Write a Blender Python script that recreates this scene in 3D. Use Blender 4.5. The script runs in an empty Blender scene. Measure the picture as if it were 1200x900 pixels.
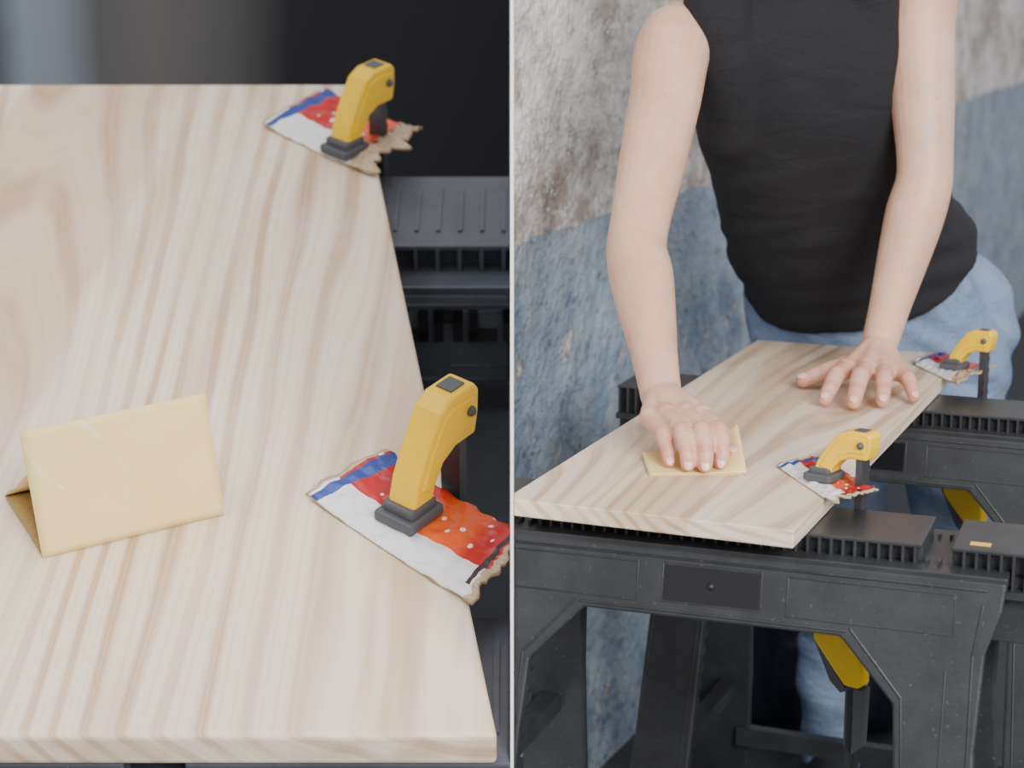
import bpy, bmesh, math, random
from mathutils import Vector, Matrix, noise
random.seed(4)
V=Vector
scene=bpy.context.scene
COL=scene.collection

# ------------------------------------------------------------------ materials
def new_mat(name):
    m=bpy.data.materials.new(name); m.use_nodes=True
    nt=m.node_tree
    return m,nt,nt.nodes['Principled BSDF']
def N(nt,t,**kw):
    n=nt.nodes.new(t)
    for k,v in kw.items(): setattr(n,k,v)
    return n
def coords(nt,kind='Object',scale=(1,1,1),loc=(0,0,0),rot=(0,0,0)):
    tc=N(nt,'ShaderNodeTexCoord'); mp=N(nt,'ShaderNodeMapping')
    mp.inputs['Scale'].default_value=scale; mp.inputs['Location'].default_value=loc; mp.inputs['Rotation'].default_value=rot
    nt.links.new(tc.outputs[kind],mp.inputs['Vector']); return mp.outputs[0]
def noise_n(nt,vec,scale=1,detail=2,rough=.5,dist=0):
    n=N(nt,'ShaderNodeTexNoise'); n.inputs['Scale'].default_value=scale; n.inputs['Detail'].default_value=detail
    n.inputs['Roughness'].default_value=rough; n.inputs['Distortion'].default_value=dist
    nt.links.new(vec,n.inputs['Vector']); return n.outputs[0]
def math_n(nt,op,a,b=None,clamp=False):
    n=N(nt,'ShaderNodeMath',operation=op); n.use_clamp=clamp
    for i,x in enumerate((a,b)):
        if x is None: continue
        if isinstance(x,(int,float)): n.inputs[i].default_value=x
        else: nt.links.new(x,n.inputs[i])
    return n.outputs[0]
def ramp(nt,fac,stops,interp='LINEAR'):
    n=N(nt,'ShaderNodeValToRGB'); cr=n.color_ramp; cr.interpolation=interp
    while len(cr.elements)<len(stops): cr.elements.new(.5)
    for e,(p,c) in zip(cr.elements,stops):
        e.position=p; e.color=(*c,1) if len(c)==3 else c
    nt.links.new(fac,n.inputs[0]); return n.outputs[0]
def g(x): return (x,x,x)
def mix(nt,fac,a,b,mode='MIX'):
    n=N(nt,'ShaderNodeMix',data_type='RGBA',blend_type=mode)
    for s,x in ((0,fac),(6,a),(7,b)):
        if isinstance(x,(int,float)): n.inputs[s].default_value=x
        elif isinstance(x,tuple): n.inputs[s].default_value=(*x,1)
        else: nt.links.new(x,n.inputs[s])
    return n.outputs[2]
def bump(nt,b,h,strength=.3,dist=.01):
    n=N(nt,'ShaderNodeBump'); n.inputs['Strength'].default_value=strength; n.inputs['Distance'].default_value=dist
    nt.links.new(h,n.inputs['Height']); nt.links.new(n.outputs[0],b.inputs['Normal'])

def plain(name,col,rough=.5,metal=0,nscale=60,var=.12,bs=.1,bd=.001):
    m,nt,b=new_mat(name)
    f=noise_n(nt,coords(nt),nscale,3)
    c=mix(nt,f,tuple(x*(1-var) for x in col),tuple(min(1,x*(1+var)) for x in col))
    nt.links.new(c,b.inputs['Base Color']); b.inputs['Roughness'].default_value=rough; b.inputs['Metallic'].default_value=metal
    if bs: bump(nt,b,f,bs,bd)
    return m

def wood(name,off=(0,0,0),period=.021,amp=.075,ws=(3.4,.55,3.4)):
    """plain-sawn pine: growth-ring contours, long, wandering, with flames"""
    m,nt,b=new_mat(name)
    tc=N(nt,'ShaderNodeTexCoord'); sx=N(nt,'ShaderNodeSeparateXYZ'); nt.links.new(tc.outputs['Object'],sx.inputs[0])
    w1=noise_n(nt,coords(nt,scale=ws,loc=off),1,0.6,.4,.15)
    w2=noise_n(nt,coords(nt,scale=(13,1.9,13),loc=off),1,2,.5,0)
    xx=math_n(nt,'ADD',sx.outputs[0],math_n(nt,'MULTIPLY',w1,amp*2))
    xx=math_n(nt,'ADD',xx,math_n(nt,'MULTIPLY',w2,.040))
    xx=math_n(nt,'ADD',xx,math_n(nt,'MULTIPLY',sx.outputs[2],1.3))
    s=math_n(nt,'SINE',math_n(nt,'MULTIPLY',xx,6.283/period))
    s2=math_n(nt,'ADD',math_n(nt,'MULTIPLY',s,.5),.5)
    lf=ramp(nt,s2,[(0,g(0)),(.50,g(.05)),(.80,g(.60)),(.97,g(1)),(1,g(.75))])
    st=ramp(nt,noise_n(nt,coords(nt,scale=(12,1.0,12),loc=(off[1],2,4)),1,2,.5),[(.32,g(.22)),(.60,g(1))])
    broad=ramp(nt,noise_n(nt,coords(nt,scale=(10,1.0,10),loc=(3,off[1]+5,1)),1,2.5,.5,.7),[(.50,g(0)),(.56,g(1))])
    fibre=noise_n(nt,coords(nt,scale=(300,4,300)),1,3,.6)
    # fine secondary grain lines
    s3=math_n(nt,'SINE',math_n(nt,'MULTIPLY',xx,6.283/(period*.31)))
    fl=ramp(nt,s3,[(.55,g(0)),(.95,g(.22))])
    c=mix(nt,fibre,(.81,.675,.515),(.90,.785,.65))
    c=mix(nt,fl,c,(.60,.42,.27))
    c=mix(nt,math_n(nt,'MULTIPLY',broad,.52),c,(.60,.40,.235))
    c=mix(nt,math_n(nt,'MULTIPLY',math_n(nt,'MULTIPLY',lf,st),.88),c,(.50,.305,.16))
    dust=ramp(nt,noise_n(nt,coords(nt,scale=(14,5,14),loc=(1,2,3)),1,4,.6),[(.50,g(0)),(.78,g(.38))])
    c=mix(nt,dust,c,(.86,.80,.73))
    nt.links.new(c,b.inputs['Base Color']); b.inputs['Roughness'].default_value=.46
    b.inputs['Specular IOR Level'].default_value=.5
    bump(nt,b,fibre,.10,.0006)
    return m

def black_plastic(name,base=.022,tint=(.95,1,1.12)):
    m,nt,b=new_mat(name)
    f=noise_n(nt,coords(nt),420,2); d=noise_n(nt,coords(nt),14,5,.65)
    sp=ramp(nt,noise_n(nt,coords(nt),210,2),[(.68,g(0)),(.76,g(.5))])
    scr=ramp(nt,noise_n(nt,coords(nt,scale=(20,20,160)),1,4,.7),[(.70,g(0)),(.76,g(.4))])
    c=mix(nt,ramp(nt,d,[(.4,g(0)),(.8,g(1))]),tuple(base*t for t in tint),tuple(base*1.8*t for t in tint))
    c=mix(nt,math_n(nt,'MULTIPLY',sp,.3),c,(.35,.35,.36))
    c=mix(nt,math_n(nt,'MULTIPLY',scr,.3),c,(.35,.35,.36))
    nt.links.new(c,b.inputs['Base Color']); b.inputs['Roughness'].default_value=.40
    bump(nt,b,f,.3,.0008); return m

def carton_mat(name,torn=.965):
    m,nt,b=new_mat(name)
    tc=N(nt,'ShaderNodeTexCoord'); sx=N(nt,'ShaderNodeSeparateXYZ'); nt.links.new(tc.outputs['UV'],sx.inputs[0])
    u,v=sx.outputs[0],sx.outputs[1]
    mp=N(nt,'ShaderNodeMapping'); mp.inputs['Scale'].default_value=(13,6,1); nt.links.new(tc.outputs['UV'],mp.inputs[0])
    vo=N(nt,'ShaderNodeTexVoronoi'); vo.inputs['Scale'].default_value=1; vo.inputs['Randomness'].default_value=.45; nt.links.new(mp.outputs[0],vo.inputs['Vector'])
    dots=math_n(nt,'LESS_THAN',vo.outputs['Distance'],.20)
    red=ramp(nt,u,[(0,(.50,.006,.010)),(.42,(.55,.010,.010)),(.56,(.85,.13,.02)),(.74,(.82,.10,.02)),(.82,(.52,.010,.014))])
    c=mix(nt,dots,red,(.9,.85,.82))
    wn=noise_n(nt,tc.outputs['UV'],4,2)
    vv=math_n(nt,'ADD',v,math_n(nt,'MULTIPLY',wn,.10))
    white=math_n(nt,'LESS_THAN',vv,.43)
    c=mix(nt,white,c,(.84,.83,.86))
    blue=math_n(nt,'LESS_THAN',math_n(nt,'ADD',u,math_n(nt,'MULTIPLY',v,-.05)),.075)
    bl2=math_n(nt,'GREATER_THAN',u,.035)
    c=mix(nt,math_n(nt,'MULTIPLY',blue,bl2),c,(.03,.06,.30))
    c=mix(nt,math_n(nt,'LESS_THAN',u,.02),c,(.55,.42,.28))
    blk=math_n(nt,'MULTIPLY',math_n(nt,'GREATER_THAN',u,torn-.05),math_n(nt,'LESS_THAN',u,torn-.02))
    c=mix(nt,math_n(nt,'MULTIPLY',blk,math_n(nt,'GREATER_THAN',v,.15)),c,(.03,.02,.03))
    un=math_n(nt,'ADD',u,math_n(nt,'MULTIPLY',noise_n(nt,tc.outputs['UV'],12,3),.10*(1-torn)/.035*.5))
    bc=ramp(nt,noise_n(nt,tc.outputs['UV'],30,3),[(.3,(.42,.29,.18)),(.7,(.66,.52,.36))])
    c=mix(nt,math_n(nt,'GREATER_THAN',un,torn+.02+(.06 if torn<.9 else 0)),c,bc)
    nt.links.new(c,b.inputs['Base Color']); b.inputs['Roughness'].default_value=.32
    bump(nt,b,noise_n(nt,tc.outputs['UV'],7,4),.45,.006)
    return m

MAT={}
MAT['woodL']=wood('pine_wood',(1.3,.4,2.0),.034,.20)
MAT['woodR']=wood('pine_wood_b',(4.1,2.7,.6),.032,.20,(4.2,.8,3.4))
MAT['plastic']=black_plastic('black_plastic',.026)
MAT['plasticL']=black_plastic('black_plastic_sheen_haze',.060,(.92,1,1.28))  # same black plastic, hazy sheen put into a lighter, bluer base colour
MAT['plate']=plain('dark_plate',(.010,.010,.012),.25)
MAT['yellow']=plain('yellow_plastic',(.92,.57,.008),.38,0,90,.06,.05)
MAT['label']=plain('yellow_label',(.75,.50,.10),.6)
MAT['pad']=plain('grey_rubber_pad',(.075,.08,.09),.5)
MAT['steel']=plain('black_steel_bar',(.07,.073,.085),.35,.5)
MAT['carton']=carton_mat('printed_carton')
MAT['carton2']=carton_mat('printed_carton_torn',.84)
MAT['brown']=plain('brown_cardboard',(.45,.33,.21),.9,0,120,.3,.5,.002)
def sandpaper_mat():
    m,nt,b=new_mat('yellow_sandpaper')
    f=noise_n(nt,coords(nt),900,2); l=noise_n(nt,coords(nt,scale=(1,1,1)),25,4,.6)
    c=mix(nt,l,(.88,.65,.26),(.94,.75,.37))
    sc=ramp(nt,noise_n(nt,coords(nt,scale=(30,120,30),rot=(0,.4,.5)),1,4,.7),[(.62,g(0)),(.70,g(.6))])
    c=mix(nt,sc,c,(.95,.88,.70))
    nt.links.new(c,b.inputs['Base Color']); b.inputs['Roughness'].default_value=.75; bump(nt,b,f,.25,.0005); return m
MAT['sand']=sandpaper_mat()
MAT['grit']=plain('sandpaper_grit',(.50,.34,.13),.9,0,700,.3,.5,.001)
def skin_mat():
    m,nt,b=new_mat('skin')
    at=N(nt,'ShaderNodeAttribute'); at.attribute_name='tint'
    f=noise_n(nt,coords(nt),16,5,.65)
    c=mix(nt,ramp(nt,f,[(.3,g(0)),(.7,g(1))]),(.63,.36,.245),(.76,.495,.365))
    c=mix(nt,math_n(nt,'MULTIPLY',at.outputs['Fac'],.85),c,(.60,.20,.14))
    vein=ramp(nt,noise_n(nt,coords(nt,scale=(14,14,5)),1,3,.5,.8),[(.48,g(0)),(.5,g(.14)),(.52,g(0))])
    c=mix(nt,vein,c,(.45,.38,.40))
    fr=ramp(nt,noise_n(nt,coords(nt),95,2),[(.70,g(0)),(.77,g(.35))])
    c=mix(nt,fr,c,(.42,.20,.12))
    nt.links.new(c,b.inputs['Base Color']); b.inputs['Roughness'].default_value=.46
    b.inputs['Subsurface Weight'].default_value=.10; b.inputs['Subsurface Radius'].default_value=(.010,.004,.002)
    bump(nt,b,noise_n(nt,coords(nt,scale=(1,1,2)),260,3),.2,.0014); return m
MAT['skin']=skin_mat()
MAT['nail']=plain('finger_nail',(.82,.50,.42),.25,0,50,.03,0)
def cloth(name,a,b_,ws,weave=700,rough=.9,bs=.35):
    m,nt,b=new_mat(name)
    f=noise_n(nt,coords(nt),ws,5,.6); w=noise_n(nt,coords(nt,scale=(1,1,.35)),weave,2)
    c=mix(nt,ramp(nt,f,[(.3,g(0)),(.7,g(1))]),a,b_)
    c=mix(nt,.35,c,mix(nt,w,tuple(x*.6 for x in a),tuple(min(1,x*1.5) for x in b_)))
    nt.links.new(c,b.inputs['Base Color']); b.inputs['Roughness'].default_value=rough
    hh=math_n(nt,'ADD',math_n(nt,'MULTIPLY',w,.2),noise_n(nt,coords(nt,scale=(9,9,26)),1,3,.5,.6))
    bump(nt,b,hh,bs,.02); return m
MAT['shirt']=cloth('black_cotton',(.008,.008,.011),(.015,.015,.020),8,700,.9,.5)
MAT['denim']=cloth('blue_denim',(.085,.145,.27),(.29,.375,.52),8,500,.9,.6)
MAT['hair']=plain('brown_hair',(.09,.045,.02),.6,0,200,.4,.6)
MAT['eye']=plain('eye_white',(.8,.8,.8),.2,0,10,.02,0)
MAT['iris']=plain('eye_iris',(.05,.03,.02),.2,0,10,.02,0)
MAT['lip']=plain('lip',(.55,.2,.18),.4)
MAT['shoe']=plain('dark_shoe',(.02,.02,.025),.6)
MAT['pack']=cloth('dark_nylon',(.008,.010,.022),(.014,.018,.036),12)
MAT['white']=plain('white_paint',(.95,.95,.95),.6,0,20,.01,0)

def painted_wall():
    m,nt,b=new_mat('peeling_paint_wall')
    tc=N(nt,'ShaderNodeTexCoord'); sx=N(nt,'ShaderNodeSeparateXYZ'); nt.links.new(tc.outputs['Object'],sx.inputs[0])
    P=coords(nt,scale=(1,.2,1))
    n1=noise_n(nt,P,2.2,6,.6); n2=noise_n(nt,P,9,6,.65); n3=noise_n(nt,P,30,4,.6)
    blue=mix(nt,ramp(nt,n1,[(.3,g(0)),(.7,g(1))]),(.215,.29,.395),(.33,.41,.50))
    blue=mix(nt,ramp(nt,n2,[(.42,g(0)),(.66,g(.7))]),blue,(.47,.52,.57))
    blue=mix(nt,ramp(nt,noise_n(nt,P,5,6,.75),[(.53,g(0)),(.58,g(.65))]),blue,(.15,.20,.29))
    chips=ramp(nt,noise_n(nt,P,11,8,.78,.5),[(.585,g(0)),(.60,g(1))])
    blue=mix(nt,chips,blue,(.66,.61,.57))
    dk=ramp(nt,noise_n(nt,coords(nt,scale=(1,.2,1),loc=(4,0,2)),22,7,.75),[(.59,g(0)),(.61,g(.8))])
    blue=mix(nt,dk,blue,(.11,.13,.17))
    wh=mix(nt,ramp(nt,n2,[(.35,g(0)),(.60,g(1))]),(.56,.51,.495),(.86,.83,.81))
    st=ramp(nt,noise_n(nt,coords(nt,scale=(1,.2,1.6),loc=(2,3,.6)),2.6,8,.72),[(.49,g(0)),(.58,g(.8))])
    wh=mix(nt,st,wh,(.33,.26,.225))
    wh=mix(nt,ramp(nt,n3,[(.57,g(0)),(.66,g(.65))]),wh,(.30,.26,.24))
    wh=mix(nt,ramp(nt,noise_n(nt,coords(nt,scale=(1,.2,1),loc=(8,0,3)),16,8,.8),[(.57,g(0)),(.58,g(.9))]),wh,(.92,.90,.89))
    edge=math_n(nt,'ADD',sx.outputs[2],math_n(nt,'MULTIPLY',n2,.03))
    c=mix(nt,math_n(nt,'GREATER_THAN',edge,1.005),blue,wh)
    nt.links.new(c,b.inputs['Base Color']); b.inputs['Roughness'].default_value=.75
    h=math_n(nt,'ADD',math_n(nt,'ADD',n2,math_n(nt,'MULTIPLY',n3,.5)),math_n(nt,'MULTIPLY',chips,.12))
    bump(nt,b,h,.9,.028); return m
MAT['wallR']=painted_wall()
def dark_wall():
    m,nt,b=new_mat('dark_garage_wall')
    tc=N(nt,'ShaderNodeTexCoord'); sx=N(nt,'ShaderNodeSeparateXYZ'); nt.links.new(tc.outputs['Object'],sx.inputs[0])
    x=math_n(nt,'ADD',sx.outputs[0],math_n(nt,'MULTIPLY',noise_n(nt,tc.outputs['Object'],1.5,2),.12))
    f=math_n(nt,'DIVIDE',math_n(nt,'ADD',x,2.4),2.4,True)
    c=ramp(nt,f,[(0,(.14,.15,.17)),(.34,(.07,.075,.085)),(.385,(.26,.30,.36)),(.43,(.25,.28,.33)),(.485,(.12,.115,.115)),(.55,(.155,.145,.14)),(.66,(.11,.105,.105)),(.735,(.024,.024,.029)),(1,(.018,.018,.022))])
    nt.links.new(c,b.inputs['Base Color']); b.inputs['Roughness'].default_value=.9
    return m
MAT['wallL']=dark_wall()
MAT['floor']=plain('dark_concrete',(.030,.033,.040),.8,0,9,.35,.3,.004)
# ------------------------------------------------------------------ mesh helpers
def group(name,M=Matrix.Identity(4)):
    e=bpy.data.objects.new(name,None); e.empty_display_size=.05; COL.objects.link(e); e.matrix_world=M; return e
def shade(me):
    me.polygons.foreach_set('use_smooth',[True]*len(me.polygons))
def finish(name,bm,mat,M=None,parent=None,smooth=False,bevel=0,clip=None,mats=None,seg=2):
    if M is None: M=Matrix.Identity(4)
    if clip:
        inv=M.inverted(); N3=M.to_3x3().transposed()
        for co,no in clip:
            lc=inv@V(co); ln=(N3@V(no)).normalized()
            ds=[(v.co-lc).dot(ln) for v in bm.verts]
            if not ds or max(ds)<=0: continue
            if min(ds)>=0:
                bmesh.ops.delete(bm,geom=bm.verts[:],context='VERTS'); continue
            r=bmesh.ops.bisect_plane(bm,geom=bm.verts[:]+bm.edges[:]+bm.faces[:],plane_co=lc,plane_no=ln,clear_outer=True,dist=1e-6)
            ed=[e for e in r['geom_cut'] if isinstance(e,bmesh.types.BMEdge) and e.is_valid and e.is_boundary]
            if ed and smooth!='open':
                try: bmesh.ops.holes_fill(bm,edges=ed,sides=0)
                except Exception: pass
    if len(bm.faces)==0: bm.free(); return None
    bmesh.ops.recalc_face_normals(bm,faces=bm.faces[:])
    me=bpy.data.meshes.new(name); bm.to_mesh(me); bm.free()
    o=bpy.data.objects.new(name,me); COL.objects.link(o)
    if parent: o.parent=parent
    else: o.matrix_world=M
    for mm in (mats or [mat]): me.materials.append(mm)
    if smooth: shade(me)
    if bevel:
        md=o.modifiers.new('bevel','BEVEL'); md.width=bevel; md.segments=seg; md.limit_method='ANGLE'; md.angle_limit=math.radians(35)
    return o
def box(bm,x0,x1,y0,y1,z0,z1,sh=0,zr=0):
    vs=[]
    for z in (z0,z1):
        dy=-(zr-z)*sh if sh else 0
        for x,y in ((x0,y0),(x1,y0),(x1,y1),(x0,y1)): vs.append(bm.verts.new((x,y+dy,z)))
    for f in ((0,3,2,1),(4,5,6,7),(0,1,5,4),(1,2,6,5),(2,3,7,6),(3,0,4,7)): bm.faces.new([vs[i] for i in f])
def prism(bm,poly,y0,y1,sh=0,zr=0):
    a=[bm.verts.new((x,y0-(zr-z)*sh,z)) for x,z in poly]; b=[bm.verts.new((x,y1-(zr-z)*sh,z)) for x,z in poly]
    bm.faces.new(a); bm.faces.new(b[::-1]); n=len(poly)
    for i in range(n): bm.faces.new((a[i],b[i],b[(i+1)%n],a[(i+1)%n]))
def cat(P,sub):
    out=[]; n=len(P)
    for i in range(n-1):
        p0=P[max(i-1,0)];p1=P[i];p2=P[i+1];p3=P[min(i+2,n-1)]
        for k in range(sub):
            t=k/sub
            out.append(.5*((2*p1)+(p2-p0)*t+(2*p0-5*p1+4*p2-p3)*t*t+(3*p1-p0-3*p2+p3)*t**3))
    out.append(P[-1]); return out
def tube(bm,P,R,seg=16,sub=5,flat=1.0,ref=V((0,0,1))):
    P=[V(p) for p in P]
    pts=cat(P,sub) if sub>1 else P
    rad=cat(R,sub) if sub>1 else R
    T=[]
    for i in range(len(pts)):
        T.append((pts[min(i+1,len(pts)-1)]-pts[max(i-1,0)]).normalized())
    st=[]
    for a in (80,60,40,20):
        a=math.radians(a); st.append((pts[0]-T[0]*rad[0]*math.sin(a),rad[0]*math.cos(a),T[0]))
    st+= [(p,r,t) for p,r,t in zip(pts,rad,T)]
    for a in (20,40,60,80):
        a=math.radians(a); st.append((pts[-1]+T[-1]*rad[-1]*math.sin(a),rad[-1]*math.cos(a),T[-1]))
    rings=[]; u=None
    for p,r,t in st:
        if u is None:
            u=ref-t*ref.dot(t)
            if u.length<.1: u=V((1,0,0))-t*t.x
        else: u=u-t*u.dot(t)
        u.normalize(); w=t.cross(u)
        rings.append([bm.verts.new(p+u*(r*flat*math.sin(6.28318*k/seg))+w*(r*math.cos(6.28318*k/seg))) for k in range(seg)])
    for a,b in zip(rings,rings[1:]):
        for k in range(seg): bm.faces.new((a[k],a[(k+1)%seg],b[(k+1)%seg],b[k]))
    bm.faces.new(rings[0][::-1]); bm.faces.new(rings[-1])
def loft(bm,secs,seg=36,sub=5,ex=.85):
    rr=[]
    for c,l,d,a,b in secs:
        c=V(c); ring=[]
        for k in range(seg):
            th=6.28318*k/seg; co,si=math.cos(th),math.sin(th)
            ring.append(c+V(l)*(a*math.copysign(abs(co)**ex,co))+V(d)*(b*math.copysign(abs(si)**ex,si)))
        rr.append(ring)
    cols=[cat([r[k] for r in rr],sub) for k in range(seg)]
    m=len(cols[0]); rings=[[bm.verts.new(cols[k][i]) for k in range(seg)] for i in range(m)]
    for a,b in zip(rings,rings[1:]):
        for k in range(seg): bm.faces.new((a[k],a[(k+1)%seg],b[(k+1)%seg],b[k]))
    bm.faces.new(rings[0][::-1]); bm.faces.new(rings[-1])
def ellipsoid(bm,c,r,rot=Matrix.Identity(3),seg=20,rg=12):
    M=Matrix.Translation(V(c))@rot.to_4x4()@Matrix.Diagonal((*r,1))
    bmesh.ops.create_uvsphere(bm,u_segments=seg,v_segments=rg,radius=1,matrix=M)
def remeshed(name,bm,voxel,it,mat,parent,fn=None,fac=.5):
    bmesh.ops.recalc_face_normals(bm,faces=bm.faces[:])
    me=bpy.data.meshes.new(name+'_src'); bm.to_mesh(me); bm.free()
    o=bpy.data.objects.new(name+'_src',me); COL.objects.link(o)
    md=o.modifiers.new('r','REMESH'); md.mode='VOXEL'; md.voxel_size=voxel
    if it:
        s=o.modifiers.new('s','SMOOTH'); s.iterations=it; s.factor=fac
    dg=bpy.context.evaluated_depsgraph_get(); dg.update()
    me2=bpy.data.meshes.new_from_object(o.evaluated_get(dg)); me2.name=name
    bpy.data.objects.remove(o)
    if fn: fn(me2)
    me2.materials.clear(); me2.materials.append(mat)
    shade(me2)
    ob=bpy.data.objects.new(name,me2); COL.objects.link(ob)
    if parent: ob.parent=parent
    return ob

def Rz(a): return Matrix.Rotation(a,4,'Z')
CLR=[((.0022,0,0),(-1,0,0))]
CLL=[((-.0022,0,0),(1,0,0)),((0,0,.001),(0,0,-1))]
ZT=.82

# ------------------------------------------------------------------ WOMAN
W=group('woman')
R_sh=V((.2250,2.60,1.292)); R_el=V((.161,2.43,1.0385)); R_wr=V((.181,2.225,.880))
L_sh=V((.570,2.70,1.375)); L_el=V((.577,2.62,1.108)); L_wr=V((.514,2.585,.870))
fR={'index':[(.225,2.155,.871),(.238,2.110,.864),(.2405,2.092,.846),(.2395,2.087,.8325)],
    'middle':[(.204,2.146,.875),(.217,2.098,.867),(.2205,2.078,.848),(.220,2.072,.8325)],
    'ring':[(.182,2.149,.874),(.195,2.102,.865),(.200,2.082,.847),(.2005,2.076,.8325)],
    'pinky':[(.162,2.160,.868),(.174,2.121,.858),(.1795,2.102,.843),(.181,2.095,.8315)],
    'thumb':[(.208,2.203,.868),(.240,2.172,.852),(.254,2.140,.840),(.256,2.116,.834)]}
fL={'index':[(.455,2.505,.855),(.436,2.467,.855),(.424,2.443,.8435),(.414,2.424,.8322)],
    'middle':[(.479,2.492,.858),(.464,2.447,.858),(.455,2.422,.8445),(.448,2.402,.8322)],
    'ring':[(.504,2.491,.856),(.496,2.450,.855),(.4915,2.429,.8435),(.488,2.413,.8320)],
    'pinky':[(.528,2.502,.851),(.532,2.469,.849),(.534,2.453,.8405),(.535,2.440,.8315)],
    'thumb':[(.494,2.560,.858),(.454,2.555,.847),(.427,2.547,.840),(.404,2.540,.8328)]}
fr={'index':(.0122,.0112,.0100,.0088),'middle':(.0124,.0114,.0102,.0090),'ring':(.0121,.0110,.0098,.0086),'pinky':(.0113,.0098,.0088,.0078),'thumb':(.0155,.0130,.0118,.0100)}
frL={k:tuple(x*1.10 for x in v) for k,v in fr.items()}
bm=bmesh.new()
def arm(sh,el,wr,inn,k=1.0):
    ua=(el-sh); fa=(wr-el)
    tube(bm,[inn,sh,sh+ua*.3,sh+ua*.62,sh+ua*.88,el+fa*.04,el+fa*.22,el+fa*.45,el+fa*.78,wr],[.046,.052,.0485,.0445,.0395,.0395,.0415,.037,.0285,.0255],24,5)
arm(R_sh,R_el,R_wr,V((.285,2.70,1.29)))
arm(L_sh,L_el,L_wr,V((.525,2.71,1.36)))
def hand(wr,F,el,up,fr):
    fd=(wr-el).normalized()
    for k,(P) in F.items():
        P=[V(p) for p in P]; r=fr[k]
        tube(bm,P,list(r),14,4)
        if k!='thumb':
            ellipsoid(bm,P[0]+up*.0015,(r[0]*1.08,)*3); ellipsoid(bm,P[1]+up*.001,(r[1]*1.04,)*3)
            tube(bm,[wr-fd*.01,wr.lerp(P[0],.5)+up*.003,P[0]],[.0175,.0155,.0125],14,4)
        else:
            tube(bm,[wr-fd*.005,P[0],P[1]],[.019,.0185,.0130],14,4)
            tube(bm,[P[0],(P[0]+V(F['index'][0]))/2-up*.003,V(F['index'][0])-up*.002],[.015,.0125,.0100],12,4)
    ks=[V(F[k][0]) for k in ('index','middle','ring','pinky')]
    for a,b in zip(ks,ks[1:]): tube(bm,[a-up*.001,b-up*.001],[.0115,.0115],12,1)
    for a,b in zip(ks,ks[1:]):
        m=(a+b)/2; tube(bm,[wr,wr.lerp(m,.5)+up*.001,m-up*.001],[.018,.0158,.0112],12,3)
    c=sum(ks,V())/4
    tube(bm,[wr-up*.006,wr.lerp(c,.6)-up*.010],[.019,.018],12,1)
upR=V((0,-.35,.93)).normalized(); upL=V((0,0,1))
hand(R_wr,fR,R_el,upR,fr); hand(L_wr,fL,L_el,upL,frL)
lat=(L_sh-R_sh).normalized()
def frame(tan,l):
    tan=V(tan).normalized(); l=(V(l)-tan*V(l).dot(tan)).normalized(); return l,tan.cross(l).normalized()
S=[V((.551,2.965,.935)),V((.512,2.92,.998)),V((.472,2.84,1.104)),V((.426,2.75,1.226)),V((.392,2.69,1.335)),V((.398,2.66,1.40))]
latH=V((.92,-.39,0))
def secs(exp,wid,dep,lo=0,hi=6):
    out=[]
    for i in range(lo,hi):
        t=S[min(i+1,5)]-S[max(i-1,0)]; l=latH.lerp(lat,i/5.0)
        a,b=frame(t,l); out.append((S[i],a,b,wid[i]+exp,dep[i]+exp))
    return out
wid=[.190,.178,.166,.166,.146,.075]; dep=[.128,.120,.120,.126,.096,.058]
loft(bm,secs(-.014,wid,dep,2,6))
tube(bm,[(.398,2.67,1.37),(.39,2.62,1.44),(.378,2.57,1.50)],[.062,.055,.055],20)
hc=V((.36,2.52,1.575)); Rh=Matrix.Rotation(math.radians(-23),3,'Z')@Matrix.Rotation(math.radians(35),3,'X')
ellipsoid(bm,hc,(.074,.092,.095),Rh)
def hp(x,y,z): return hc+Rh@V((x,y,z))
ellipsoid(bm,hp(0,-.022,-.055),(.052,.060,.062),Rh)
ellipsoid(bm,hp(0,-.050,-.100),(.026,.024,.020),Rh)
tube(bm,[hp(0,-.088,.012),hp(0,-.103,-.022),hp(0,-.108,-.034)],[.008,.010,.012],10)
for s in (-1,1):
    ellipsoid(bm,hp(s*.076,.005,-.015),(.010,.020,.032),Rh)
    ellipsoid(bm,hp(s*.035,-.070,-.028),(.022,.016,.018),Rh)
tipsR=[V(fR[k][-1]) for k in fR]; tipsL=[V(fL[k][-1]) for k in fL]
knR=[V(p) for k in fR for p in fR[k][:3]]; knL=[V(p) for k in fL for p in fL[k][:3]]
creases=[]
for F,up in ((fR,V((0,-.7,.7))),(fL,V((0,-.2,.98)))):
    for k in F:
        P=[V(p) for p in F[k]]
        for i in (1,2):
            d=(P[i+1]-P[i-1]).normalized(); creases.append((P[i],d,up,fr[k][i]))
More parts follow.
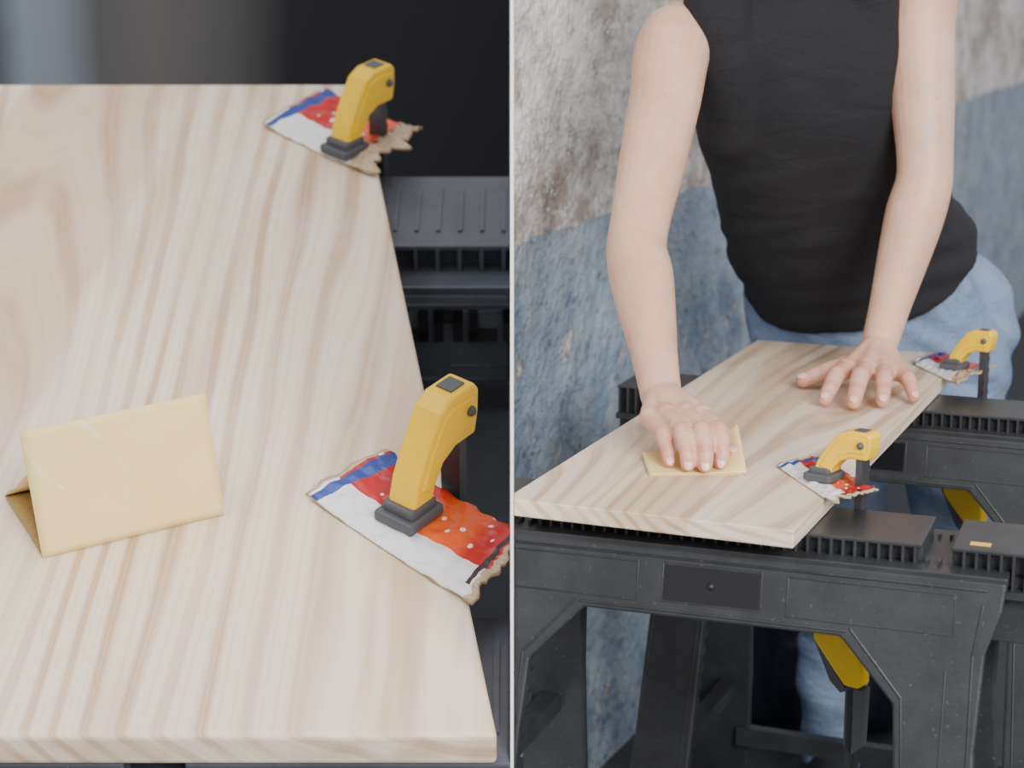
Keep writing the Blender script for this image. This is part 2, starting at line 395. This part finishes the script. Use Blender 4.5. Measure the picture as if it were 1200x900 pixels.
def tintfn(me):
    at=me.color_attributes.new('tint','FLOAT_COLOR','POINT')
    moves=[]; vals=[]
    elq=R_el+V((0,.03,-.02))
    nor=[n.vector.copy() for n in me.vertex_normals]
    for i,v in enumerate(me.vertices):
        p=v.co; t=0
        if p.z<.93 and p.y<2.64:
            right=p.y<2.3
            t=.18*max(0,min(1,(.90-p.z)/.04))
            for q in (tipsR if right else tipsL):
                d=(p-q).length_squared
                if d<.0009: t=max(t,math.exp(-d/.000169))
            for q in (knR if right else knL):
                d=(p-q).length_squared
                if d<.0009: t=max(t,.85*math.exp(-d/.000140))
            for q,d,up,r in creases:
                e=p-q
                if e.length_squared<.00045 and nor[i].dot(up)>.1:
                    a=e.dot(d); off=0
                    for c0 in (-.0030,.0,.0030): off+=math.exp(-((a-c0)/.0009)**2)
                    if off>.05: moves.append((i,off*.0006)); t=max(t,.9*off)
        d=(p-elq).length
        if d<.09: t=max(t,.35*math.exp(-(d/.04)**2))
        vals+= (t,t,t,1)
    at.data.foreach_set('color',vals)
    for i,a in moves: me.vertices[i].co-=nor[i]*a
remeshed('skin_body',bm,.0022,5,MAT['skin'],W,tintfn)
bm=bmesh.new()
for F,up,rr in ((fR,V((.0,-.75,.66)),fr),(fL,V((0,-.35,.94)),frL)):
    for k in F:
        a,b=V(F[k][-2]),V(F[k][-1]); d=(b-a).normalized(); n=(up-d*up.dot(d)).normalized(); s=d.cross(n)
        r=rr[k][-1]; M3=Matrix((s,d,n)).transposed()
        ellipsoid(bm,b+d*.0010+n*(r*.80),(r*.62,r*.80,r*.20),M3,14,8)
finish('finger_nails',bm,MAT['nail'],parent=W,smooth=True)
bm=bmesh.new()
ellipsoid(bm,hp(0,.016,.018),(.084,.092,.098),Rh); ellipsoid(bm,hp(0,.05,-.045),(.070,.050,.07),Rh)
tube(bm,[hp(0,.10,.02),hp(0,.15,-.02),hp(.0,.155,-.10),hp(0,.13,-.17)],[.03,.032,.026,.010],14)
remeshed('hair',bm,.006,2,MAT['hair'],W)
bm=bmesh.new()
for s in (-1,1): ellipsoid(bm,hp(s*.030,-.080,.004),(.013,.010,.008),Rh)
finish('eyes',bm,MAT['eye'],parent=W,smooth=True)
bm=bmesh.new()
for s in (-1,1): ellipsoid(bm,hp(s*.030,-.0885,.003),(.006,.003,.006),Rh)
finish('irises',bm,MAT['iris'],parent=W,smooth=True)
bm=bmesh.new(); tube(bm,[hp(-.022,-.078,-.066),hp(0,-.086,-.064),hp(.022,-.078,-.066)],[.004,.007,.004],10); finish('lips',bm,MAT['lip'],parent=W,smooth=True)
# tank top
bm=bmesh.new()
sx=secs(.004,wid,dep,0,5)
t0=(S[1]-S[0]); a,b=frame(t0,latH)
sx.insert(0,(S[0]-t0.normalized()*.012,a,b,.196,.135))
a2,b2=frame(S[5]-S[4],lat)
sx.append((S[4].lerp(S[5],.6),a2,b2,.112,.070)); sx.append((S[5]+V((0,0,.008)),a2,b2,.078,.060))
loft(bm,sx)
tube(bm,[(.310,2.68,1.16),(.293,2.625,1.24),(.284,2.604,1.29),(.277,2.593,1.347),(.300,2.64,1.40),(.33,2.69,1.38)],[.038,.042,.043,.044,.036,.034],20)
tube(bm,[(.49,2.72,1.22),(.495,2.67,1.31),(.495,2.66,1.38),(.48,2.70,1.42)],[.040,.042,.042,.036],20)
def shirtfold(me):
    nor=[n.vector.copy() for n in me.vertex_normals]
    for v,nn in zip(me.vertices,nor):
        p=v.co; z=p.z
        wlow=max(0,min(1,(1.15-z)/.20)); side=.5+.5*noise.noise(V((p.x*4,p.y*4,z*3)))
        n=noise.noise(V((p.x*5+z*3,p.y*5,z*34-p.x*10)))
        n2=noise.noise(V((p.x*10-z*9,p.y*10,z*11)))
        n3=noise.noise(V((p.x*3,p.y*3+z*3,z*9+p.x*12)))
        v.co=p+nn*(n*.013*wlow*(.4+side)+n2*.004+n3*.005*(1-.5*wlow))
remeshed('tank_top',bm,.0045,30,MAT['shirt'],W,shirtfold)
# jeans
bm=bmesh.new()
dH=V((.39,.92,0))
loft(bm,[(S[1]-V((0,0,.01)),latH,dH,.150,.098),(V((.552,2.985,.93)),latH,dH,.176,.125),(V((.570,3.01,.86)),latH,dH,.192,.138),(V((.595,3.02,.78)),latH,dH,.200,.138),(V((.61,3.02,.69)),latH,dH,.184,.115)])
ellipsoid(bm,(.590,3.09,.80),(.115,.105,.13)); ellipsoid(bm,(.712,3.055,.80),(.122,.110,.15))
tube(bm,[(.53,3.02,.76),(.535,2.99,.62),(.54,2.96,.46),(.545,3.0,.28),(.548,3.02,.07)],[.100,.088,.066,.060,.052],22)
tube(bm,[(.70,2.97,.76),(.715,2.95,.62),(.735,2.94,.46),(.745,2.99,.28),(.75,3.01,.07)],[.104,.090,.066,.060,.052],22)
def jfold(me):
    nor=[n.vector.copy() for n in me.vertex_normals]
    for v,nn in zip(me.vertices,nor):
        p=v.co
        n=noise.noise(V((p.x*7,p.y*7,p.z*26+p.x*14))); n2=noise.noise(p*16)
        v.co=p+nn*(n*.012+n2*.005)
remeshed('jeans',bm,.006,12,MAT['denim'],W,jfold)
bm=bmesh.new()
for c in ((.548,2.99),(.75,2.98)):
    loft(bm,[((c[0]-.03,c[1]-.04,.002),(1,0,0),(0,1,0),.045,.11),((c[0]-.03,c[1]-.04,.03),(1,0,0),(0,1,0),.047,.115),((c[0]-.01,c[1],.06),(1,0,0),(0,1,0),.04,.07),((c[0],c[1]+.02,.10),(1,0,0),(0,1,0),.035,.04)],ex=.8)
remeshed('shoes',bm,.006,2,MAT['shoe'],W)

# backpack on the floor behind
G=group('backpack')
bm=bmesh.new()
loft(bm,[((.60,3.36,.005),(1,0,0),(0,1,0),.13,.07),((.60,3.36,.03),(1,0,0),(0,1,0),.16,.095),((.60,3.36,.15),(1,0,0),(0,1,0),.17,.10),((.60,3.37,.27),(1,0,0),(0,1,0),.15,.085),((.60,3.38,.34),(1,0,0),(0,1,0),.09,.05)],ex=.6)
loft(bm,[((.60,3.265,.04),(1,0,0),(0,1,0),.11,.03),((.60,3.255,.11),(1,0,0),(0,1,0),.12,.04),((.60,3.265,.19),(1,0,0),(0,1,0),.11,.03)],ex=.6)
remeshed('bag_body',bm,.008,3,MAT['pack'],G)
bm=bmesh.new()
tube(bm,[(.56,3.38,.335),(.57,3.38,.375),(.63,3.38,.375),(.64,3.38,.335)],[.008]*4,8)
for s in (-.09,.09): tube(bm,[(.60+s,3.45,.32),(.60+s,3.50,.22),(.60+s*1.2,3.46,.06)],[.014]*3,8,flat=.4)
finish('straps',bm,MAT['pack'],parent=G,smooth=True)
# ------------------------------------------------------------------ room
bm=bmesh.new(); box(bm,-4,5,-1.5,11,-.1,0); finish('floor',bm,MAT['floor'])
bm=bmesh.new(); box(bm,-.00165,.00165,1.9,6.0,0,2.6); finish('wall_partition',bm,MAT['white'])
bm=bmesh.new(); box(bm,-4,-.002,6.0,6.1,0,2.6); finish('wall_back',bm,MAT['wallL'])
Mw=Matrix.Translation((.0,2.75,0))@Rz(math.radians(67))
bm=bmesh.new()
nx,nz=200,80; Lw,Hw=7.6,2.6; grid=[]
for i in range(nx+1):
    row=[]
    for j in range(nz+1):
        x=-.02+Lw*(i/nx)**1.3; z=Hw*j/nz
        y=-.006*noise.noise(V((x*6,z*6,1)))-.012*noise.noise(V((x*1.5,z*1.5,7)))
        row.append(bm.verts.new((x,y,z)))
    grid.append(row)
for i in range(nx):
    for j in range(nz): bm.faces.new((grid[i][j],grid[i+1][j],grid[i+1][j+1],grid[i][j+1]))
finish('wall_left',bm,MAT['wallR'],M=Mw,smooth='open',clip=CLR)
# ------------------------------------------------------------------ generic objects
def sawhorse(name,M,mat,clip=None,decor='plate',slats=False):
    G=group(name,M)
    kw=dict(parent=G,M=M,clip=clip)
    sh=.20; zr=.775
    half=[(.0,.775),(.305,.775),(.302,.745),(.288,.70),(.284,.60),(.300,.30),(.335,0),(.235,0),(.215,.30),(.205,.56),(.199,.64),(.14,.7025),(0,.7025)]
    poly=half+[(-x,z) for x,z in half[::-1] if x>0]
    def panel(nm,s,y0,y1):
        bm=bmesh.new(); prism(bm,poly,y0,y1,s,zr)
        finish(nm,bm,mat,bevel=.004,**kw)
    panel('front_panel',sh,0,.016); panel('back_panel',-sh,.144,.16)
    bm=bmesh.new()
    box(bm,-.305,.305,0,.16,.766,.779)
    box(bm,-.37,.37,.036,.124,.70,.776)
    box(bm,-.215,.215,.036,.124,.77,.797); box(bm,.245,.37,.036,.124,.77,.797); box(bm,-.37,-.245,.036,.124,.77,.797)
    box(bm,-.215,.215,.024,.136,.7955,.80); box(bm,.245,.37,.024,.136,.7955,.80); box(bm,-.37,-.245,.024,.136,.7955,.80)
    finish('top_beam',bm,mat,bevel=.0012,**kw)
    bm=bmesh.new()
    x=-.368
    while x<.37:
        inb=(abs(x)<.213) or abs(x)>.247
        zt=.797 if inb else .784
        zb=.757 if abs(x)>.30 else .779
        box(bm,x,x+.003,.023,.037,zb,zt); box(bm,x,x+.003,.123,.137,zb,zt)
        if slats and inb: box(bm,x,x+.003,.045,.115,.798,.8015)
        x+=.0125 if not slats else .016
    box(bm,-.37,.37,.018,.036,.752,.760)
    finish('beam_ribs',bm,mat,**kw)
    def Y(z): return -(zr-z)*sh
    bm=bmesh.new()
    def strip(p,q,r=.0016):
        tube(bm,[V((p[0],Y(p[1])+.0003,p[1])),V((q[0],Y(q[1])+.0003,q[1]))],[r,r],8,1)
    def rect(x0,x1,z0,z1,r=.0010):
        strip((x0,z0),(x1,z0),r);strip((x1,z0),(x1,z1),r);strip((x1,z1),(x0,z1),r);strip((x0,z1),(x0,z0),r)
    for s in (1,-1):
        rect(s*.082,s*.255,.717,.758)
        strip((s*.150,.712),(s*.207,.648)); strip((s*.207,.648),(s*.214,.55)); strip((s*.214,.55),(s*.245,.02))
        strip((s*.283,.75),(s*.276,.70)); strip((s*.276,.70),(s*.278,.55)); strip((s*.278,.55),(s*.32,.02))
        strip((s*.250,.68),(s*.250,.45),.0012)
    strip((-.285,.765),(.285,.765)); strip((-.145,.709),(.145,.709))
    rect(-.054,.054,.719,.760)
    finish('mouldings',bm,mat,smooth=True,**kw)
    if decor=='plate':
        bm=bmesh.new(); box(bm,-.052,.052,-.0012,.004,.721,.758,sh,zr)
        finish('name_plate',bm,MAT['plate'],**kw)
        bm=bmesh.new(); tube(bm,[V((0,Y(.74)-.0004,.74)),V((0,Y(.74)-.0014,.74))],[.0050,.0040],14,1); finish('plate_button',bm,mat,smooth=True,**kw)
    elif decor=='letters':
        bm=bmesh.new(); x=-.19
        for k in range(12):
            y0,y1=-.004,.006
            z0,z1=.740,.762
            box(bm,x,x+.007,y0,y1,z0,z1,sh,zr)
            if k%2: box(bm,x,x+.021,y0,y1,z1-.008,z1,sh,zr)
            else: box(bm,x,x+.021,y0,y1,z0,z0+.008,sh,zr)
            if k%3: box(bm,x+.014,x+.021,y0,y1,z0,z1,sh,zr)
            x+=.025
        finish('embossed_marks',bm,MAT['plate'],**kw)
    bm=bmesh.new(); box(bm,.262,.283,.040,.050,.7995,.8008); finish('label',bm,MAT['label'],**kw)
    bm=bmesh.new()
    for s in (1,-1):
        for z in (.28,.50):
            yy=(zr-z)*sh
            box(bm,s*.25-.012,s*.25+.012,-yy+.01,.15+yy,z-.012,z+.012)
    yy=(zr-.19)*sh
    box(bm,-.24,.24,-yy+.004,-yy+.022,.175,.205); box(bm,-.24,.24,.135+yy,.155+yy,.175,.205)
    for s in (1,-1):
        for k in range(22):
            z=.08+k*.025; xx=.245-.03*(z/.6)
            box(bm,s*xx-.010,s*xx+.010,-(zr-z)*sh+.012,-(zr-z)*sh+.04,z,z+.012)
    finish('braces',bm,mat,**kw)
    return G

def clamp(name,M,sx=1,sz=1,low=True,clip=None,floor_len=.36):
    G=group(name,M); kw=dict(parent=G,M=M,clip=clip)
    def S(p): return [(x*sx,z*sz) for x,z in p]
    jaw=[(.012,.044),(.016,.060),(.017,.076),(.012,.082),(-.016,.082),(-.030,.076),(-.046,.054),(-.058,.034),(-.064,.016),(-.040,.014),(-.036,.026),(-.026,.038),(-.012,.044)]
    bm=bmesh.new(); prism(bm,S(jaw),-.0125,.0125); finish('upper_jaw',bm,MAT['yellow'],bevel=.003,seg=3,**kw)
    rib=[(.008,.054),(.010,.074),(-.014,.075),(-.026,.070),(-.041,.050),(-.053,.028),(-.044,.026),(-.030,.044),(-.014,.052)]
    bm=bmesh.new(); prism(bm,S(rib),-.0140,.0140); finish('jaw_face',bm,MAT['yellow'],bevel=.0010,**kw)
    bm=bmesh.new()
    tube(bm,[V((.004*sx,-.0143,.065*sz)),V((.004*sx,.0143,.065*sz))],[.0042,.0042],14,1)
    box(bm,-.010*sx,.006*sx,-.007,.007,.081*sz,.0832*sz)
    finish('jaw_screw',bm,MAT['pad'],smooth=False,**kw)
    bm=bmesh.new(); box(bm,-.074*sx,-.034*sx,-.018,.018,.0045,.014); box(bm,-.068*sx,-.038*sx,-.0145,.0145,.012,.021)
    finish('jaw_pad',bm,MAT['pad'],bevel=.0025,**kw)
    bm=bmesh.new(); box(bm,-.004,.004,-.009,.009,-floor_len,.055*sz)
    for k in range(24):
        z=.045*sz-k*.016
        if z>-floor_len: box(bm,.0035,.0048,-.009,.009,z,z+.006)
    finish('bar',bm,MAT['steel'],**kw)
    if low:
        lo=[(-.052,-.160),(-.006,-.160),(.012,-.176),(.013,-.228),(-.006,-.228),(-.020,-.212),(-.046,-.182)]
        bm=bmesh.new(); prism(bm,lo,-.0135,.0135); finish('lower_jaw',bm,MAT['yellow'],bevel=.003,**kw)
        bm=bmesh.new(); prism(bm,[(-.006,-.230),(.016,-.230),(.014,-.30),(.004,-.31),(-.006,-.30)],-.009,.009)
        prism(bm,[(-.058,-.166),(-.050,-.158),(-.018,-.222),(-.006,-.236),(-.014,-.240),(-.028,-.228)],-.006,.006)
        box(bm,-.056,-.028,-.014,.014,-.160,-.150)
        finish('grip',bm,MAT['pad'],**kw)
    return G

def carton(name,L,B,T,R,z0,M,clip=None,th=.003,wav=.006,seed=0,torn=.012,mat='carton'):
    L,B,T,R=[V((*p,0)) for p in (L,B,T,R)]
    bm=bmesh.new(); uv=bm.loops.layers.uv.new('UVMap'); nx,ny=60,24; gr=[]
    end=[noise.noise(V((j*.33,seed,0)))*1.3+.35*noise.noise(V((j*.9,seed,3))) for j in range(ny+1)]
    st=[noise.noise(V((j*.25,seed,9))) for j in range(ny+1)]
    tp=[noise.noise(V((i*.2,seed,5))) for i in range(nx+1)]
    for i in range(nx+1):
        row=[]
        for j in range(ny+1):
            u=i/nx; v=j/ny
            p=(L*(1-u)+B*u)*(1-v)+(T*(1-u)+R*u)*v
            ax=(B-L).normalized()
            if i>nx-6: p=p+ax*torn*end[j]*(i-(nx-6))/6
            if i<3: p=p+ax*.005*st[j]*(3-i)/3
            if j==ny: p=p+(T-L).normalized()*.004*tp[i]
            cr=.0035*abs(noise.noise(V((u*6+v*2,v*4,seed))))+.0022*noise.noise(V((u*16,v*9,seed)))
            z=z0+wav*(abs(u-.5)*2)**2*(.5+v*.4)+cr
            if v<.22: z-=(.22-v)/.22*.003
            p.z=max(z,.0012+z0*.2); row.append((bm.verts.new(p),u,v))
        gr.append(row)
    for i in range(nx):
        for j in range(ny):
            q=(gr[i][j],gr[i+1][j],gr[i+1][j+1],gr[i][j+1])
            f=bm.faces.new([a[0] for a in q])
            for l,a in zip(f.loops,q): l[uv].uv=(a[1],a[2])
    o=finish(name,bm,None,M=M,smooth='open',clip=clip,mats=[MAT[mat],MAT['brown']])
    up=sum((p.normal.z for p in o.data.polygons))
    if up<0: o.data.flip_normals()
    s=o.modifiers.new('thick','SOLIDIFY'); s.thickness=th; s.offset=-1; s.material_offset=1; s.material_offset_rim=1
    return o

# ------------------------------------------------------------------ RIGHT BAY
phi=math.radians(23)
Mb=Matrix.Translation((.289,1.852,ZT))@Rz(-phi)
bm=bmesh.new(); box(bm,-.322,0,0,1.01,-.019,0)
finish('wooden_board',bm,MAT['woodR'],M=Mb,bevel=.0015,clip=CLR)
sawhorse('sawhorse',Matrix.Translation((.2152,1.9217,0))@Rz(-math.radians(20)),MAT['plastic'],CLR)
sawhorse('sawhorse',Matrix.Translation((.487,2.50,0))@Rz(-math.radians(22)),MAT['plastic'])
def place_clamp(bar,pad):
    d=V(bar)-V(pad); return Matrix.Translation((bar[0],bar[1],ZT))@Rz(math.atan2(d.y,d.x))
clamp('bar_clamp',place_clamp((.388,2.012),(.346,2.045)),sx=.88,sz=.82)
clamp('bar_clamp',place_clamp((.676,2.635),(.636,2.664)),sx=.82,sz=.80)
carton('carton_scrap',(.307,2.110),(.345,1.950),(.366,2.135),(.402,1.985),.0035,Matrix.Translation((0,0,ZT)),seed=1,th=.002,wav=.005)
carton('carton_scrap',(.589,2.713),(.622,2.562),(.648,2.775),(.700,2.665),.0035,Matrix.Translation((0,0,ZT)),seed=2,th=.002,wav=.005,mat='carton2')
def sand_right():
    bm=bmesh.new(); n=24
    def sheet(f):
        gr=[[bm.verts.new(f(i/n,j/n)) for j in range(n+1)] for i in range(n+1)]
        for i in range(n):
            for j in range(n): bm.faces.new((gr[i][j],gr[i+1][j],gr[i+1][j+1],gr[i][j+1]))
    sheet(lambda u,v: V((.156+.108*u+.004*v,2.070+.006*u+.075*v,ZT+.0012)))
    def top(u,v):
        k=max(0,(u-.62)/.38)
        return V((.156+.112*u-.002*v,2.070+.006*u+.092*v-.01*k*v,ZT+.0022+.003*v+.036*k**1.2*v**.8))
    sheet(top)
    o=finish('sandpaper_sheet',bm,MAT['sand'],smooth='open'); s=o.modifiers.new('t','SOLIDIFY'); s.thickness=.0008
sand_right()
# ------------------------------------------------------------------ LEFT BAY (close-up of a second, inclined board)
K=1.695; c=math.radians(12.06)
P0=V((-.0155, 2*math.cos(c)-.3745*math.sin(c), 1.37-2*math.sin(c)-.3745*math.cos(c)))
Yd=V((0,.9343,.3564)); Zd=V((0,-.3564,.9343))
ML=Matrix.Translation(P0)@Matrix(((1,0,0),(0,Yd.y,Zd.y),(0,Yd.z,Zd.z))).to_4x4()@Matrix.Scale(K,4)
bm=bmesh.new(); box(bm,-.52,0,0,1.0,-.026,0)
for v in bm.verts: v.co.x-=.1545*v.co.y
finish('wooden_board',bm,MAT['woodL'],M=ML,bevel=.004,seg=3,clip=CLL)
ks=1.30
sawhorse('sawhorse',ML@Matrix.Translation((.02,.655,-.026-.80*ks))@Matrix.Scale(ks,4),MAT['plasticL'],CLL,decor='letters',slats=True)
sawhorse('sawhorse',ML@Matrix.Translation((.08,-.03,-.026-.80*ks))@Matrix.Scale(ks,4),MAT['plasticL'],CLL,slats=True)
def LC(bar,ang): return ML@Matrix.Translation((bar[0],bar[1],0))@Rz(math.radians(ang))
clamp('bar_clamp',LC((-.034,.262),52),sx=.95,sz=1.14,low=False,floor_len=.12,clip=CLL)
clamp('bar_clamp',LC((-.126,.862),50),sx=.90,sz=1.0,low=False,floor_len=.12,clip=CLL)
carton('carton_scrap',(-.1437,.2497),(-.0189,.1241),(-.0865,.2988),(.0213,.1932),.004,ML,CLL,seed=3,wav=.008,torn=.006)
carton('carton_scrap',(-.2466,.8897),(-.1326,.779),(-.187,.9635),(-.080,.8640),.004,ML,CLL,seed=5,wav=.010,torn=.022,mat='carton2')
def sand_left():
    G=group('sandpaper_sheet',ML)
    b=V((-.3233,.1785,.0008)); br=V((-.2012,.2297,.0008)); tr=V((-.2095,.2497,.094)); tl=V((-.331,.1985,.095))
    def sheet(nm,c00,c10,c11,c01,mat,bulge=.003,n=16):
        bm=bmesh.new(); nrm=(c10-c00).cross(c01-c00).normalized()
        gr=[]
        for i in range(n+1):
            row=[]
            for j in range(n+1):
                u=i/n;v=j/n
                p=(c00*(1-u)+c10*u)*(1-v)+(c01*(1-u)+c11*u)*v
                p=p+nrm*(bulge*math.sin(math.pi*v)*(.6+.4*u)+.0016*noise.noise(V((u*3,v*3,2))))
                row.append(bm.verts.new(p))
            gr.append(row)
        for i in range(n):
            for j in range(n): bm.faces.new((gr[i][j],gr[i+1][j],gr[i+1][j+1],gr[i][j+1]))
        o=finish(nm,bm,mat,parent=G,M=ML,smooth='open'); s=o.modifiers.new('t','SOLIDIFY'); s.thickness=.0007; s.offset=0
    sheet('front_leaf',b,br,tr,tl,MAT['sand'])
    cl=V((-.366,.2500,.003)); cr=V((-.225,.305,.003))
    sheet('base_leaf',b+V((.0005,.0005,0)),br,cr,cl,MAT['grit'],.001)
    ml=b.lerp(tl,.66)+V((0,.001,0)); mr=br.lerp(tr,.66)+V((0,.001,0))
    sheet('back_leaf',cl,cr,mr,ml,MAT['sand'],.001)
sand_left()

# ------------------------------------------------------------------ light
w=bpy.data.worlds.new('world'); scene.world=w; w.use_nodes=True
bg=w.node_tree.nodes['Background']; bg.inputs[0].default_value=(.97,.98,1,1); bg.inputs[1].default_value=.80
def area(name,loc,target,sx,sy,e,col=(1,1,1)):
    l=bpy.data.lights.new(name,'AREA'); l.shape='RECTANGLE'; l.size=sx; l.size_y=sy; l.energy=e; l.color=col
    o=bpy.data.objects.new(name,l); COL.objects.link(o); o.location=loc
    o.rotation_euler=(V(target)-V(loc)).to_track_quat('-Z','Y').to_euler()
area('daylight_door',(1.5,-1.8,2.7),(.1,2.6,.9),2.0,1.8,310,(1,.985,.955))
area('daylight_top',(-.9,2.2,4.2),(-.2,2.8,.8),2.0,2.0,42,(.97,.98,1))

cam=bpy.data.cameras.new('camera'); co=bpy.data.objects.new('camera',cam); COL.objects.link(co)
co.location=(0,0,1.37); co.rotation_euler=(math.radians(90-12.06),0,0)
cam.lens=66; cam.sensor_width=36; cam.clip_start=.05
cam.dof.use_dof=True; cam.dof.focus_distance=2.22; cam.dof.aperture_fstop=5.0
scene.camera=co
